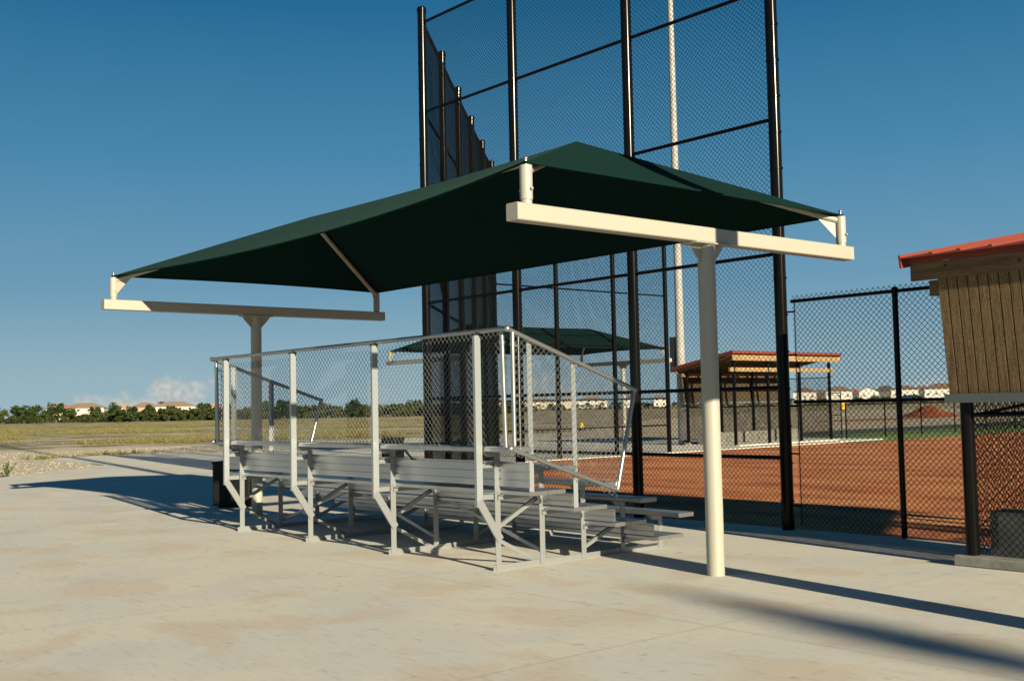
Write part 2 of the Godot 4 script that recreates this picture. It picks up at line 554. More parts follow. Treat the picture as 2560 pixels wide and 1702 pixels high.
	for k in 4:
		var last := Vector3.ZERO
		for i in 31:
			var u := i / 30.0
			var bow := 4.0 * u * (1.0 - u)
			var ca: Vector3 = corners[k]
			var e: Vector3 = ca.lerp(corners[(k + 1) % 4], u) + inward[k] * sag[k] * bow + Vector3(0, lift[k] * bow, 0)
			if i > 0:
				hem.tube(last, e, 0.011, 0.011, 6, false)
			last = e
	part("hem_cable", hem, mats.canopy, fab)

# ------------------------------------------------------------------ bleacher
func angle_bar(m: MB, a: Vector3, b: Vector3, side: Vector3, up: Vector3, w: float, h: float, th: float = 0.006) -> void:
	m.extrude(PackedVector2Array([Vector2(0, 0), Vector2(w, 0), Vector2(w, th), Vector2(th, th), Vector2(th, h), Vector2(0, h)]), a, b, side, up)

func plank_mesh(w: float, th: float, length: float, grooves: int) -> ArrayMesh:
	# an extruded seat board with ribbed top, along x, centred
	var p := PackedVector2Array()
	var c := 0.005
	p.append(Vector2(-w / 2 + c, -th)); p.append(Vector2(w / 2 - c, -th)); p.append(Vector2(w / 2, -th + c)); p.append(Vector2(w / 2, -c)); p.append(Vector2(w / 2 - c, 0))
	for i in grooves:
		var z := w / 2 - w * (i + 1) / (grooves + 1)
		p.append(Vector2(z + 0.006, 0)); p.append(Vector2(z + 0.004, -0.005)); p.append(Vector2(z - 0.004, -0.005)); p.append(Vector2(z - 0.006, 0))
	p.append(Vector2(-w / 2 + c, 0)); p.append(Vector2(-w / 2, -c)); p.append(Vector2(-w / 2, -th + c))
	var m := MB.new()
	m.extrude(p, Vector3(-length / 2, 0, 0), Vector3(length / 2, 0, 0), Vector3(0, 0, 1), Vector3.UP)
	return m.mesh()

func bleacher() -> void:
	var t := thing("bleacher", "silver aluminium five-row bleacher with chain-link guard rail under the green canopy", "bleacher", Vector3(-4.525, 0, 0))
	var fx := [-2.755, -0.915, 0.915, 2.755]
	var posts := [1.19, 0.605, 0.022, -0.572, -1.17]
	var seat_top := [1.225, 1.022, 0.823, 0.622, 0.424]
	var seat_z := [1.245, 0.655, 0.07, -0.51, -1.10]
	var foot_top := [0.79, 0.598, 0.40, 0.205]
	var foot_z := [0.918, 0.345, -0.235, -0.815]
	var half := 3.215
	for k in 4:
		var x: float = fx[k]
		var fr := Node3D.new()
		fr.name = "frame"
		t.add_child(fr, true)
		var sk := MB.new()
		angle_bar(sk, Vector3(x, 0.0, 1.25), Vector3(x, 0.0, -1.2), Vector3(-1, 0, 0), Vector3.UP, 0.06, 0.055)
		part("skid", sk, mats.mill, fr)
		for i in 5:
			var lg := MB.new()
			var z: float = posts[i]
			angle_bar(lg, Vector3(x + 0.008, 0.006, z - 0.038), Vector3(x + 0.008, seat_top[i] - 0.05, z - 0.038), Vector3(0, 0, 1), Vector3(-1, 0, 0), 0.068, 0.052)
			part("leg", lg, mats.mill, fr)
			var br := MB.new()
			br.extrude(PackedVector2Array([Vector2(-0.115, 0), Vector2(0.115, 0), Vector2(0.05, -0.055), Vector2(-0.05, -0.055)]), Vector3(x - 0.028, seat_top[i] - 0.0465, seat_z[i]), Vector3(x + 0.022, seat_top[i] - 0.0465, seat_z[i]), Vector3(0, 0, 1), Vector3.UP)
			part("seat_bracket", br, mats.mill, fr)
		for i in 4:
			var j := MB.new()
			angle_bar(j, Vector3(x + 0.016, foot_top[i] - 0.042, posts[i]), Vector3(x + 0.016, foot_top[i] - 0.042, posts[i + 1] + 0.0), Vector3(1, 0, 0), Vector3.DOWN, 0.045, 0.05)
			part("foot_support", j, mats.mill, fr)
		for a in [[1.17, 0.42, 0.62, 0.69], [1.17, 0.33, 0.62, 0.05], [0.02, 0.10, -0.55, 0.34]]:
			var b := MB.new()
			var p0 := Vector3(x - 0.05, a[1], a[0])
			var p1 := Vector3(x - 0.05, a[3], a[2])
			var up := (p1 - p0).normalized().cross(Vector3.RIGHT)
			angle_bar(b, p0, p1, Vector3(-1, 0, 0), up, 0.035, 0.04)
			part("brace", b, mats.mill, fr)
		# guard-rail upright behind the top row
		var u := MB.new()
		u.extrude(chamfered(0.038, 0.021, 0.004), Vector3(x, 0.64, 1.415), Vector3(x, 2.325, 1.415), Vector3(0, 0, 1), Vector3(1, 0, 0))
		var up_node := part("guard_upright", u, mats.alu, fr)
		var cp := MB.new()
		cp.box(Vector3(x, 2.333, 1.415), Vector3(0.048, 0.018, 0.083))
		part("end_cap", cp, mats.cap, up_node)
		for a in [[1.37, 1.045, 1.16, 0.06], [1.37, 0.737, 1.14, 0.068]]:
			var ar := MB.new()
			angle_bar(ar, Vector3(x - 0.02, a[1] + a[3] / 2, a[0]), Vector3(x - 0.02, a[1] + a[3] / 2, a[2]), Vector3(1, 0, 0), Vector3.DOWN, 0.045, a[3])
			part("arm", ar, mats.mill, fr)
		var dg := MB.new()
		var q0 := Vector3(x + 0.012, 0.70, 1.43)
		var q1 := Vector3(x + 0.012, 0.30, 1.165)
		var dir := (q1 - q0).normalized()
		var wv := dir.cross(Vector3.RIGHT)
		dg.extrude(chamfered(0.042, 0.012, 0.003), q0, q1, wv, Vector3.RIGHT)
		part("knee_brace", dg, mats.mill, fr)
	# long cross braces between the frames
	for a in [[0, 0.09, 1, 0.60], [2, 0.60, 3, 0.09], [1, 0.60, 2, 0.09]]:
		var b := MB.new()
		var p0 := Vector3(fx[a[0]], a[1], 0.56)
		var p1 := Vector3(fx[a[2]], a[3], 0.56)
		angle_bar(b, p0, p1, Vector3(0, 0, -1), (p1 - p0).normalized().cross(Vector3(0, 0, -1)), 0.035, 0.04)
		part("cross_brace", b, mats.mill, t)
	var seat := plank_mesh(0.245, 0.046, half * 2, 4)
	for i in 5:
		var o := part_mesh("seat_plank", seat, mats.plank, t)
		o.position = Vector3(0, seat_top[i], seat_z[i])
	var foot := plank_mesh(0.232, 0.040, half * 2, 3)
	for i in 4:
		for s in [-1.0, 1.0]:
			var o := part_mesh("foot_plank", foot, mats.plank, t)
			o.position = Vector3(0, foot_top[i], foot_z[i] + s * 0.118)
	# risers closing the gaps between the rows
	for a in [[1.148, 0.83, 1.075], [0.578, 0.612, 0.735], [-0.005, 0.412, 0.54], [-0.585, 0.216, 0.345]]:
		var m := MB.new()
		var n := 3 if a[2] - a[1] > 0.2 else 2
		var pr := PackedVector2Array()
		pr.append(Vector2(0, 0))
		for i in n:
			var y0: float = (a[2] - a[1]) * i / n
			var y1: float = (a[2] - a[1]) * (i + 1) / n
			pr.append(Vector2(0.018, y0)); pr.append(Vector2(0.018, y1 - 0.020)); pr.append(Vector2(0.004, y1 - 0.018)); pr.append(Vector2(0.004, y1))
		pr.append(Vector2(0, a[2] - a[1]))
		m.extrude(pr, Vector3(-half, a[1], a[0]), Vector3(half, a[1], a[0]), Vector3(0, 0, 1), Vector3.UP)
		part("riser", m, mats.plank, t)
	# rear guard rail
	var zr := 1.335
	var gr := Node3D.new()
	gr.name = "rear_guard_rail"
	t.add_child(gr)
	var m1 := MB.new()
	m1.tube(Vector3(-half - 0.02, 2.362, 1.40), Vector3(half + 0.02, 2.362, 1.40), 0.023, 0.023, 14)
	part("top_rail", m1, mats.galv, gr)
	var m2 := MB.new()
	m2.tube(Vector3(-half - 0.02, 1.215, 1.345), Vector3(half + 0.02, 1.215, 1.345), 0.023, 0.023, 14)
	part("bottom_rail", m2, mats.galv, gr)
	for s in [-1.0, 1.0]:
		var m3 := MB.new()
		m3.tube(Vector3(s * (half - 0.1), 1.215, 1.36), Vector3(s * (half - 0.1), 2.35, 1.385), 0.0235, 0.0235, 14)
		m3.tube(Vector3(s * (half - 0.1), 2.22, 1.382), Vector3(s * (half - 0.1), 2.25, 1.383), 0.028, 0.028, 14)
		part("end_pipe", m3, mats.galv, gr)
	var ml := MB.new()
	ml.chain(poly([-half + 0.1, 1.15, half - 0.1, 1.15, half - 0.1, 2.345, -half + 0.1, 2.345]), Vector3(0, 0, 1.325), Vector3.RIGHT, Vector3.UP, 0.0508, 0.0026)
	part("chain_link_mesh", ml, mats.wire, gr)
	var ties := MB.new()
	for i in 36:
		var xx := -half + 0.18 + i * 0.175
		ties.tube(Vector3(xx, 2.362, 1.372), Vector3(xx + 0.006, 2.388, 1.40), 0.003, 0.003, 4)
		if i % 2: ties.tube(Vector3(xx, 1.185, 1.36), Vector3(xx + 0.02, 1.245, 1.372), 0.004, 0.004, 4)
	part("tie_wires", ties, mats.wire, gr)
	# sloping side guard rails
	for s in [-1.0, 1.0]:
		var x: float = s * half
		var sg := Node3D.new()
		sg.name = "side_guard_rail"
		t.add_child(sg, true)
		var a := Vector3(x, 2.362, 1.40)
		var b := Vector3(x, 1.77, -0.34)
		var c := Vector3(x, 0.735, -0.045)
		var d := Vector3(x, 1.215, 1.385)
		var r1 := MB.new()
		r1.tube(a, b, 0.0235, 0.0235, 14)
		r1.ball(a, 0.034, 12, 8); r1.ball(b, 0.03, 12, 8)
		part("top_rail", r1, mats.galv, sg)
		var r2 := MB.new()
		r2.tube(d, c, 0.0225, 0.0225, 14)
		r2.ball(d, 0.034, 12, 8)
		part("bottom_rail", r2, mats.galv, sg)
		var r3 := MB.new()
		r3.tube(b, c, 0.0225, 0.0225, 14)
		r3.tube(b.lerp(c, 0.5), b.lerp(c, 0.515), 0.028, 0.028, 12)
		r3.tube(b.lerp(c, 0.1), b.lerp(c, 0.115), 0.028, 0.028, 12)
		part("front_rail", r3, mats.galv, sg)
		var r4 := MB.new()
		r4.tube(Vector3(x, 1.24, 1.335), Vector3(x, 2.33, 1.335), 0.0225, 0.0225, 14)
		r4.tube(Vector3(x, 2.2, 1.335), Vector3(x, 2.23, 1.335), 0.028, 0.028, 14)
		r4.tube(Vector3(x, 1.70, 1.335), Vector3(x, 1.72, 1.335), 0.026, 0.026, 14)
		part("end_pipe", r4, mats.galv, sg)
		var tb := MB.new()
		tb.tube(Vector3(x, 1.2, 1.26), Vector3(x, 2.30, 1.26), 0.005, 0.005, 6)
		for y in [1.3, 1.72, 2.2]:
			tb.box(Vector3(x, y, 1.297), Vector3(0.012, 0.02, 0.08))
		part("tension_bar", tb, mats.galv, sg)
		for q in [[1.10, 0.79, 2.25], [0.515, 0.60, 2.045]]:
			var pm := MB.new()
			angle_bar(pm, Vector3(x - s * 0.03, q[1] - 0.045, q[0] - 0.03), Vector3(x - s * 0.03, q[2], q[0] - 0.03), Vector3(0, 0, 1), Vector3(-s, 0, 0), 0.06, 0.045)
			part("guard_post", pm, mats.alu, sg)
		var mm := MB.new()
		var outline := PackedVector2Array([Vector2(-1.335, 1.15), Vector2(0.03, 0.66), Vector2(0.325, 1.76), Vector2(-1.335, 2.335)])
		mm.chain(outline, Vector3(x, 0, 0), Vector3(0, 0, -1), Vector3.UP, 0.0508, 0.0026)
		part("chain_link_mesh", mm, mats.wire, sg)

# ------------------------------------------------------------------ fences
func fence_post(parent: Node, p: Vector3, h: float, r: float, bands: bool) -> void:
	var m := MB.new()
	m.tube(Vector3(p.x, -0.05, p.z), Vector3(p.x, h, p.z), r, r, 20)
	var o := part("post", m, mats.black, parent)
	var c := MB.new()
	c.tube(Vector3(p.x, h - 0.03, p.z), Vector3(p.x, h + 0.03, p.z), r * 1.12, r * 1.12, 20)
	c.ball(Vector3(p.x, h + 0.03, p.z), r * 1.12, 16, 8, 0.55)
	part("post_cap", c, mats.black, o)
	if bands:
		var b := MB.new()
		var y := 0.35
		while y < h - 0.1:
			b.tube(Vector3(p.x, y, p.z), Vector3(p.x, y + 0.022, p.z), r + 0.005, r + 0.005, 20, false)
			b.box(Vector3(p.x, y + 0.011, p.z) + Vector3(r + 0.012, 0, 0.0), Vector3(0.03, 0.016, 0.012))
			y += 0.47
		part("tension_bands", b, mats.black, o)

func wire_panel(parent: Node, a: Vector3, b: Vector3, y0: float, y1: float, side: Vector3, r: float = 0.0037) -> void:
	var d := (b - a)
	d.y = 0
	var w := d.length()
	var m := MB.new()
	m.chain(poly([0, y0, w, y0, w, y1, 0, y1]), Vector3(a.x, 0, a.z) + side, d.normalized(), Vector3.UP, 0.0508, r)
	part("chain_link_panel", m, mats.vinyl, parent)

func rail(parent: Node, a: Vector3, b: Vector3, y: float, r: float = 0.024) -> void:
	var m := MB.new()
	m.tube(Vector3(a.x, y, a.z), Vector3(b.x, y, b.z), r, r, 12)
	part("rail", m, mats.black, parent)

func backstop() -> void:
	var t := thing("backstop", "tall black chain-link backstop rising behind the bleacher", "backstop", Vector3(-1.757, 0, -3.54))
	var rails := [0.90, 1.79, 3.50, 5.245, 6.97, 8.62]
	var mesh_from := [0.03, 3.42, 6.89]
	var mesh_to := [3.50, 6.97, 8.66]
	var pts := [Vector3(0, 0, 0), Vector3(-2.56, 0, 0.02), Vector3(-5.13, 0, 0.04), Vector3(-7.62, 0, 0.06)]
	for k in range(1, 6):
		pts.append(Vector3(-7.62 - 1.83 * k, 0, 0.06 - 1.815 * k))
	for k in range(1, 4):
		pts.append(Vector3(-16.80, 0, -9.015 - 2.5 * k))
	var wings := [[0, 3], [3, 8], [8, 11]]
	for i in pts.size():
		var corner: bool = i in [0, 3, 8, 11]
		fence_post(t, pts[i], 8.85, 0.078 if i <= 3 else 0.075, corner)
	for w in wings:
		for i in range(w[0], w[1]):
			var d: Vector3 = (pts[i + 1] - pts[i]).normalized()
			var nn := d.cross(Vector3.UP) # outward from the field
			if nn.z < 0: nn = -nn
			for y in rails:
				rail(t, pts[i], pts[i + 1], y, 0.025)
			for k in 3:
				wire_panel(t, pts[i] + d * 0.07, pts[i + 1] - d * 0.07, mesh_from[k], mesh_to[k], -nn * 0.032, 0.0036 if i in range(3, 8) else 0.0031)
			# a short truss brace in the end bays, as on the wing
			if i == 3 or i == 7:
				var m := MB.new()
				m.tube(pts[i] + Vector3(0, 5.2, 0), pts[i + 1] + Vector3(0, 3.6, 0), 0.02, 0.02, 10)
				part("truss_brace", m, mats.black, t)

func low_fence() -> void:
	var t := thing("low_fence", "black chain-link fence between the backstop and the wooden dugout", "fence", Vector3(-1.757, 0, -3.62))
	var a := Vector3(0.1, 0, 0)
	var b := Vector3(3.25, 0, -0.03)
	rail(t, a, b, 2.88, 0.022)
	rail(t, a, b, 1.60, 0.020)
	for x in [1.56, 3.25]:
		fence_post(t, Vector3(x, 0, 0), 2.88, 0.034, false)
	wire_panel(t, a, b, 0.03, 2.955, Vector3(0, 0, -0.026), 0.0038)
	var m := MB.new()
	m.tube(Vector3(0.13, 0.05, -0.026), Vector3(0.13, 2.9, -0.026), 0.006, 0.006, 6)
	for y in [0.3, 0.95, 1.55, 2.2, 2.75]:
		m.box(Vector3(0.06, y, -0.02), Vector3(0.16, 0.022, 0.012))
	part("tension_bar", m, mats.black, t)
	var f := thing("low_fence", "low black field fence running along the far grass strip", "fence", Vector3(-20.3, 0, -33.1))
	var z := 0.0
	for k in 14:
		fence_post(f, Vector3(0, 0, -3.0 * k), 1.44, 0.03, false)
	rail(f, Vector3.ZERO, Vector3(0, 0, -39), 1.42, 0.02)
	wire_panel(f, Vector3.ZERO, Vector3(0, 0, -39), 0.03, 1.42, Vector3(0.03, 0, 0), 0.0026)
	# gate beside the far dugout
	var g := thing("fence_gate", "narrow black gate at the right end of the far dugout", "gate", Vector3(-20.5, 0, -32.35))
	for s in [0.0, -0.72]:
		var m2 := MB.new()
		m2.tube(Vector3(0, 0.05, s), Vector3(0, 1.95, s), 0.024, 0.024, 10)
		part("stile", m2, mats.black, g)
	for y in [0.08, 1.0, 1.93]:
		rail(g, Vector3.ZERO, Vector3(0, 0, -0.72), y, 0.018)
	wire_panel(g, Vector3.ZERO, Vector3(0, 0, -0.72), 0.08, 1.93, Vector3(0.02, 0, 0), 0.0026)

# ------------------------------------------------------------------ dugout (x along its length, z from its back to the field)
func dugout(label: String, at: Vector3, turn: float, length: float, near_end: float) -> void:
	var t := thing("dugout", label, "dugout", at, turn, "dugouts beside the field")
	var depth := 2.3
	var h_low := 3.0
	var slope := 0.165
	var ex := 0.42
	# concrete base
	var cb := MB.new()
	cb.extrude(chamfered(0.14, 0.05, 0.012), Vector3(-0.12, 0.05, 0.0), Vector3(length + 0.12, 0.05, 0.0), Vector3(0, 0, 1), Vector3.UP)
	part("curb", cb, mats.bench, t)
	for i in 4:
		var x := length * i / 3.0
		for z in [0.0, depth]:
			var m := MB.new()
			m.tube(Vector3(x, 0.0, z), Vector3(x, h_low - 0.25 + (z + 0.2) * slope, z), 0.064, 0.064, 16)
			part("post", m, mats.black, t)
	# leaning plywood back panel: grooved boards on a backing sheet
	var y0 := 1.645
	var y1 := 2.78
	var lean := 0.135
	var up := Vector3(0, y1 - y0, -lean)
	var hgt := up.length()
	up = up.normalized()
	var bb := Basis(Vector3.RIGHT, up, Vector3.RIGHT.cross(up))
	var centre := Vector3(0, (y0 + y1) / 2, -0.075 - lean / 2)
	var back := MB.new()
	back.box(centre + Vector3(length / 2, 0, 0) + bb.z * 0.012, Vector3(length + 0.26, hgt, 0.012), bb)
	part("backing_sheet", back, mats.groove, t)
	var bw := 0.1016
	var n := int((length + 0.28) / bw)
	var pf := PackedVector2Array([Vector2(-bw / 2 + 0.005, 0.006), Vector2(-bw / 2 + 0.007, -0.008), Vector2(bw / 2 - 0.007, -0.008), Vector2(bw / 2 - 0.005, 0.006)])
	var bm := MB.new()
	bm.extrude(pf, -up * hgt / 2, up * hgt / 2, Vector3.RIGHT, bb.z)
	var board := bm.mesh()
	for i in n:
		var o := part_mesh("board", board, mats.wood, t)
		o.position = centre + Vector3(-0.14 + bw * (i + 0.5), 0, 0)
	var ch := MB.new()
	ch.extrude(poly([0, 0, 0.09, 0, 0.09, 0.085, 0.084, 0.085, 0.084, 0.006, 0.006, 0.006, 0.006, 0.085, 0, 0.085]), Vector3(-0.16, 1.565, -0.125), Vector3(length + 0.16, 1.565, -0.125), Vector3(0, 0, 1), Vector3.UP)
	part("channel", ch, mats.steel, t)
	# timber headers, fascias and rafters
	var hb := MB.new()
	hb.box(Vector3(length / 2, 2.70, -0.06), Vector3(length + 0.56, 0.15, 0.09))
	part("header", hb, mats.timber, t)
	var hf := MB.new()
	hf.box(Vector3(length / 2, 2.84, depth), Vector3(length + 0.5, 0.15, 0.1))
	part("header", hf, mats.pine, t)
	var fb := MB.new()
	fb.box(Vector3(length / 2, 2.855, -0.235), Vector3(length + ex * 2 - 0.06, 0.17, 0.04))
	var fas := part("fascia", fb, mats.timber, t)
	for q in 12:
		var bt := MB.new()
		bt.tube(Vector3(-0.25 + q * 0.72, 2.83 + 0.03 * (q % 3), -0.25), Vector3(-0.25 + q * 0.72, 2.83 + 0.03 * (q % 3), -0.263), 0.016, 0.014, 8)
		part("bolt", bt, mats.cap, fas)
	var ff := MB.new()
	ff.box(Vector3(length / 2, 3.27, depth + 0.26), Vector3(length + ex * 2 - 0.06, 0.2, 0.04))
	part("fascia", ff, mats.pine, t)
	var k := 0
	while k * 0.61 <= length + ex:
		var r := MB.new()
		var a := Vector3(-0.3 + k * 0.61, h_low - 0.1, -0.21)
		var b := Vector3(-0.3 + k * 0.61, h_low - 0.1 + (depth + 0.44) * slope, depth + 0.235)
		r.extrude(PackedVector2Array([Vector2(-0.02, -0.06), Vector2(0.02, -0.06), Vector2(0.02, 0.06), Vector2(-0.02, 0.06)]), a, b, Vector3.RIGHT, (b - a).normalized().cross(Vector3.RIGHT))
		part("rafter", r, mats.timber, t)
		k += 1
	# metal roof sheets with raised seams
	var z0 := -0.40
	var z1 := depth + 0.32
	var ra := Vector3(0, h_low - 0.02, z0)
	var rb := Vector3(0, h_low + (z1 - z0) * slope, z1)
	var rd := (rb - ra).normalized()
	var rn := rd.cross(Vector3.RIGHT).normalized()
	if rn.y < 0: rn = -rn
	var wsheet := (length + ex * 2) / 9.0
	for i in 9:
		var x0 := -ex + wsheet * i
		var m := MB.new()
		var pr := PackedVector2Array([Vector2(0.0, 0.0), Vector2(wsheet, 0.0), Vector2(wsheet, 0.012), Vector2(wsheet * 0.68, 0.012), Vector2(wsheet * 0.665, 0.035), Vector2(wsheet * 0.635, 0.035), Vector2(wsheet * 0.62, 0.012), Vector2(wsheet * 0.38, 0.012), Vector2(wsheet * 0.365, 0.035), Vector2(wsheet * 0.335, 0.035), Vector2(wsheet * 0.32, 0.012), Vector2(0.05, 0.012), Vector2(0.035, 0.035), Vector2(0.0, 0.035)])
		m.extrude(pr, ra + Vector3(x0, 0, 0) + rn * 0.003, rb + Vector3(x0, 0, 0) + rn * 0.003, Vector3.RIGHT, rn)
		part("roof_sheet", m, mats.red, t)
	for e in [[-0.268, h_low - 0.022], [z1 - 0.012, h_low + (z1 - z0) * slope - 0.03]]:
		var fl := MB.new()
		fl.box(Vector3(length / 2, e[1], e[0]), Vector3(length + ex * 2, 0.075, 0.012))
		part("drip_flashing", fl, mats.red, t)
	for x in [-ex, length + ex]:
		var rk := MB.new()
		rk.extrude(PackedVector2Array([Vector2(-0.01, -0.09), Vector2(0.01, -0.09), Vector2(0.01, 0.04), Vector2(-0.01, 0.04)]), ra + Vector3(x, 0, 0), rb + Vector3(x, 0, 0), Vector3.RIGHT, rn)
		part("rake_trim", rk, mats.red, t)
	# chain link below the panel, along the front and at the ends
	for z in [0.0, depth]:
		var m := MB.new()
		m.tube(Vector3(0, 1.445, z), Vector3(length, 1.445, z), 0.019, 0.019, 10)
		part("rail", m, mats.black, t)
		wire_panel(t, Vector3(0.05, 0, z), Vector3(length - 0.05, 0, z), 0.11, 1.56 if z == 0.0 else 1.44, Vector3(0, 0, 0.03))
	for x in [0.0, length]:
		for y in [1.445, 2.55]:
			var m := MB.new()
			m.tube(Vector3(x, y, 0), Vector3(x, y, depth), 0.019, 0.019, 10)
			part("rail", m, mats.black, t)
		wire_panel(t, Vector3(x, 0, 0.05), Vector3(x, 0, depth - 0.05), 0.11, 2.55, Vector3(0.02, 0, 0))
	var db := MB.new()
	var xa := near_end
	var xb := near_end + (1.2 if near_end < 1.0 else -1.2)
	db.tube(Vector3(xa, 1.43, 0.02), Vector3(xb, 1.66, 0.02), 0.016, 0.016, 8)
	part("truss_rod", db, mats.black, t)
	# knee wall and bench inside
	var kw := MB.new()
	kw.box(Vector3(length / 2, 0.24, 0.72), Vector3(length + 0.2, 0.46, 0.34))
	part("bench", kw, mats.bench, t)
	var sl := MB.new()
	sl.box(Vector3(length / 2, 0.012, depth / 2 + 0.1), Vector3(length + 0.3, 0.05, depth + 0.3))
	part("floor_slab", sl, mats.concrete, t)

# ------------------------------------------------------------------ lamps, bins and small things
func light_pole(label: String, at: Vector3, box_side: Vector3) -> void:
	var t := thing("light_pole", label, "light pole", at, 0.0, "field light poles")
	var m := MB.new()
	m.tube(Vector3(0, -0.05, 0), Vector3(0, 21, 0), 0.185, 0.10, 28)
	part("shaft", m, mats.polec, t)
	var b := MB.new()
	var side := box_side.normalized()
	var fw := side.cross(Vector3.UP)
	b.extrude(chamfered(0.13, 0.14, 0.012), side * 0.31 + Vector3(0, 2.86, 0), side * 0.31 + Vector3(0, 4.25, 0), side, fw)
	var bx := part("equipment_box", b, mats.boxgrey, t)
	var hm := MB.new()
	for y in [3.1, 4.0]:
		hm.box(side * 0.18 + Vector3(0, y, 0), Vector3(0.06, 0.05, 0.06))
	part("mount", hm, mats.boxgrey, bx)
	for y in [18.6, 19.8]:
		var cr := MB.new()
		cr.box(Vector3(0, y, 0), Vector3(0.09, 0.09, 3.2))
		part("cross_arm", cr, mats.galv, t)
		for k in 4:
			var l := MB.new()
			l.tube(Vector3(-0.05, y + 0.1, -1.35 + 0.9 * k), Vector3(-0.45, y - 0.15, -1.35 + 0.9 * k), 0.12, 0.3, 16)
			part("lamp_head", l, mats.galv, t)

func bins() -> void:
	var t := thing("trash_bin", "square black trash bin in the canopy shade at the bleacher's left end", "trash bin", Vector3(-11.05, 0, -0.62), 0.75)
	var m := MB.new()
	m.extrude(chamfered(0.33, 0.33, 0.03), Vector3(0, 0.04, 0), Vector3(0, 0.74, 0), Vector3.RIGHT, Vector3(0, 0, 1))
	part("body", m, mats.bin, t)
	var l := MB.new()
	l.extrude(chamfered(0.345, 0.345, 0.04), Vector3(0, 0.74, 0), Vector3(0, 0.785, 0), Vector3.RIGHT, Vector3(0, 0, 1))
	part("lid", l, mats.bin, t)
	var f := MB.new()
	f.extrude(chamfered(0.26, 0.26, 0.03), Vector3(0, 0, 0), Vector3(0, 0.04, 0), Vector3.RIGHT, Vector3(0, 0, 1))
	part("foot", f, mats.bin, t)
	var t2 := thing("trash_bin", "square black trash bin beside the far end of the backstop", "trash bin", Vector3(-20.6, 0, -10.3), 0.4)
	var m2 := MB.new()
	m2.extrude(chamfered(0.25, 0.25, 0.03), Vector3(0, 0.0, 0), Vector3(0, 0.74, 0), Vector3.RIGHT, Vector3(0, 0, 1))
	part("body", m2, mats.bin, t2)
	var l2 := MB.new()
	l2.extrude(chamfered(0.265, 0.265, 0.04), Vector3(0, 0.74, 0), Vector3(0, 0.79, 0), Vector3.RIGHT, Vector3(0, 0, 1))
	part("lid", l2, mats.bin, t2)
	# a folded strip of pale green webbing lying over the riser of the bleacher
	var w := MB.new()
	for k in 2:
		w.box(Vector3(0.012 * k, 0.0, 0.02 * k), Vector3(0.20, 0.006, 0.022), Basis(Vector3(0, 0, 1), -0.62))
	var s := part("webbing_strap", w, mats.green_strap, self)
	s.position = Vector3(-3.33, 1.115, 1.16)
	tag(s, "short pale green strap hanging behind the third guard upright", "strap")

func hydrant(label: String, at: Vector3, k: float) -> void:
	var t := thing("marker_drum", label, "drum", at, 0.0, "yellow drums on the far lot")
	var m := MB.new()
	m.tube(Vector3(0, 0, 0), Vector3(0, 0.9 * k, 0), 0.33 * k, 0.27 * k, 16)
	part("body", m, mats.yellow, t)
	var b := MB.new()
	b.tube(Vector3(0, -0.02, 0), Vector3(0, 0.08 * k, 0), 0.42 * k, 0.40 * k, 16)
	part("base_ring", b, mats.bin, t)

func mound() -> void:
	var m := MB.new()
	var f := noise(0.5, 5, 4)
	var nr := 14
	var na := 40
	var pt := func(i: int, j: int) -> Vector3:
		var r := float(i) / nr
		var a := TAU * j / na
		var rad := Vector2(cos(a) * 2.9, sin(a) * 2.3) * r
		var q := Vector3(rad.x, 0, rad.y)
		var h := 1.05 * pow(maxf(0.0, 1.0 - r), 1.0) * (1.0 + 0.5 * f.get_noise_2d(rad.x * 1.6, rad.y * 1.6)) + 0.13 * f.get_noise_2d(rad.x * 3 + 9, rad.y * 3) * (1.0 - r)
		q.y = h - 0.06
		return q
	for i in nr:
		for j in na:
			m.quad(pt.call(i, j), pt.call(i + 1, j), pt.call(i + 1, j + 1), pt.call(i, j + 1), Vector3.UP)
	var o := part("clay_mound", m, mats.pile, self)
	o.position = Vector3(-46.2, 0.0, -85.6)
	tag(o, "heap of red clay on the far lot beyond the path", "clay heap")
	var m2 := MB.new()
	m2.sheet(ragged(poly([-3, 0, -1, -5, 2.2, -6, 2.4, 6, 1, 10, -2.5, 9]), 0.6, 0.6, 3), 0)
	var s := struct("clay_spill", m2, mats.pile)
	s.position = Vector3(-44.6, -0.034, -77.5)

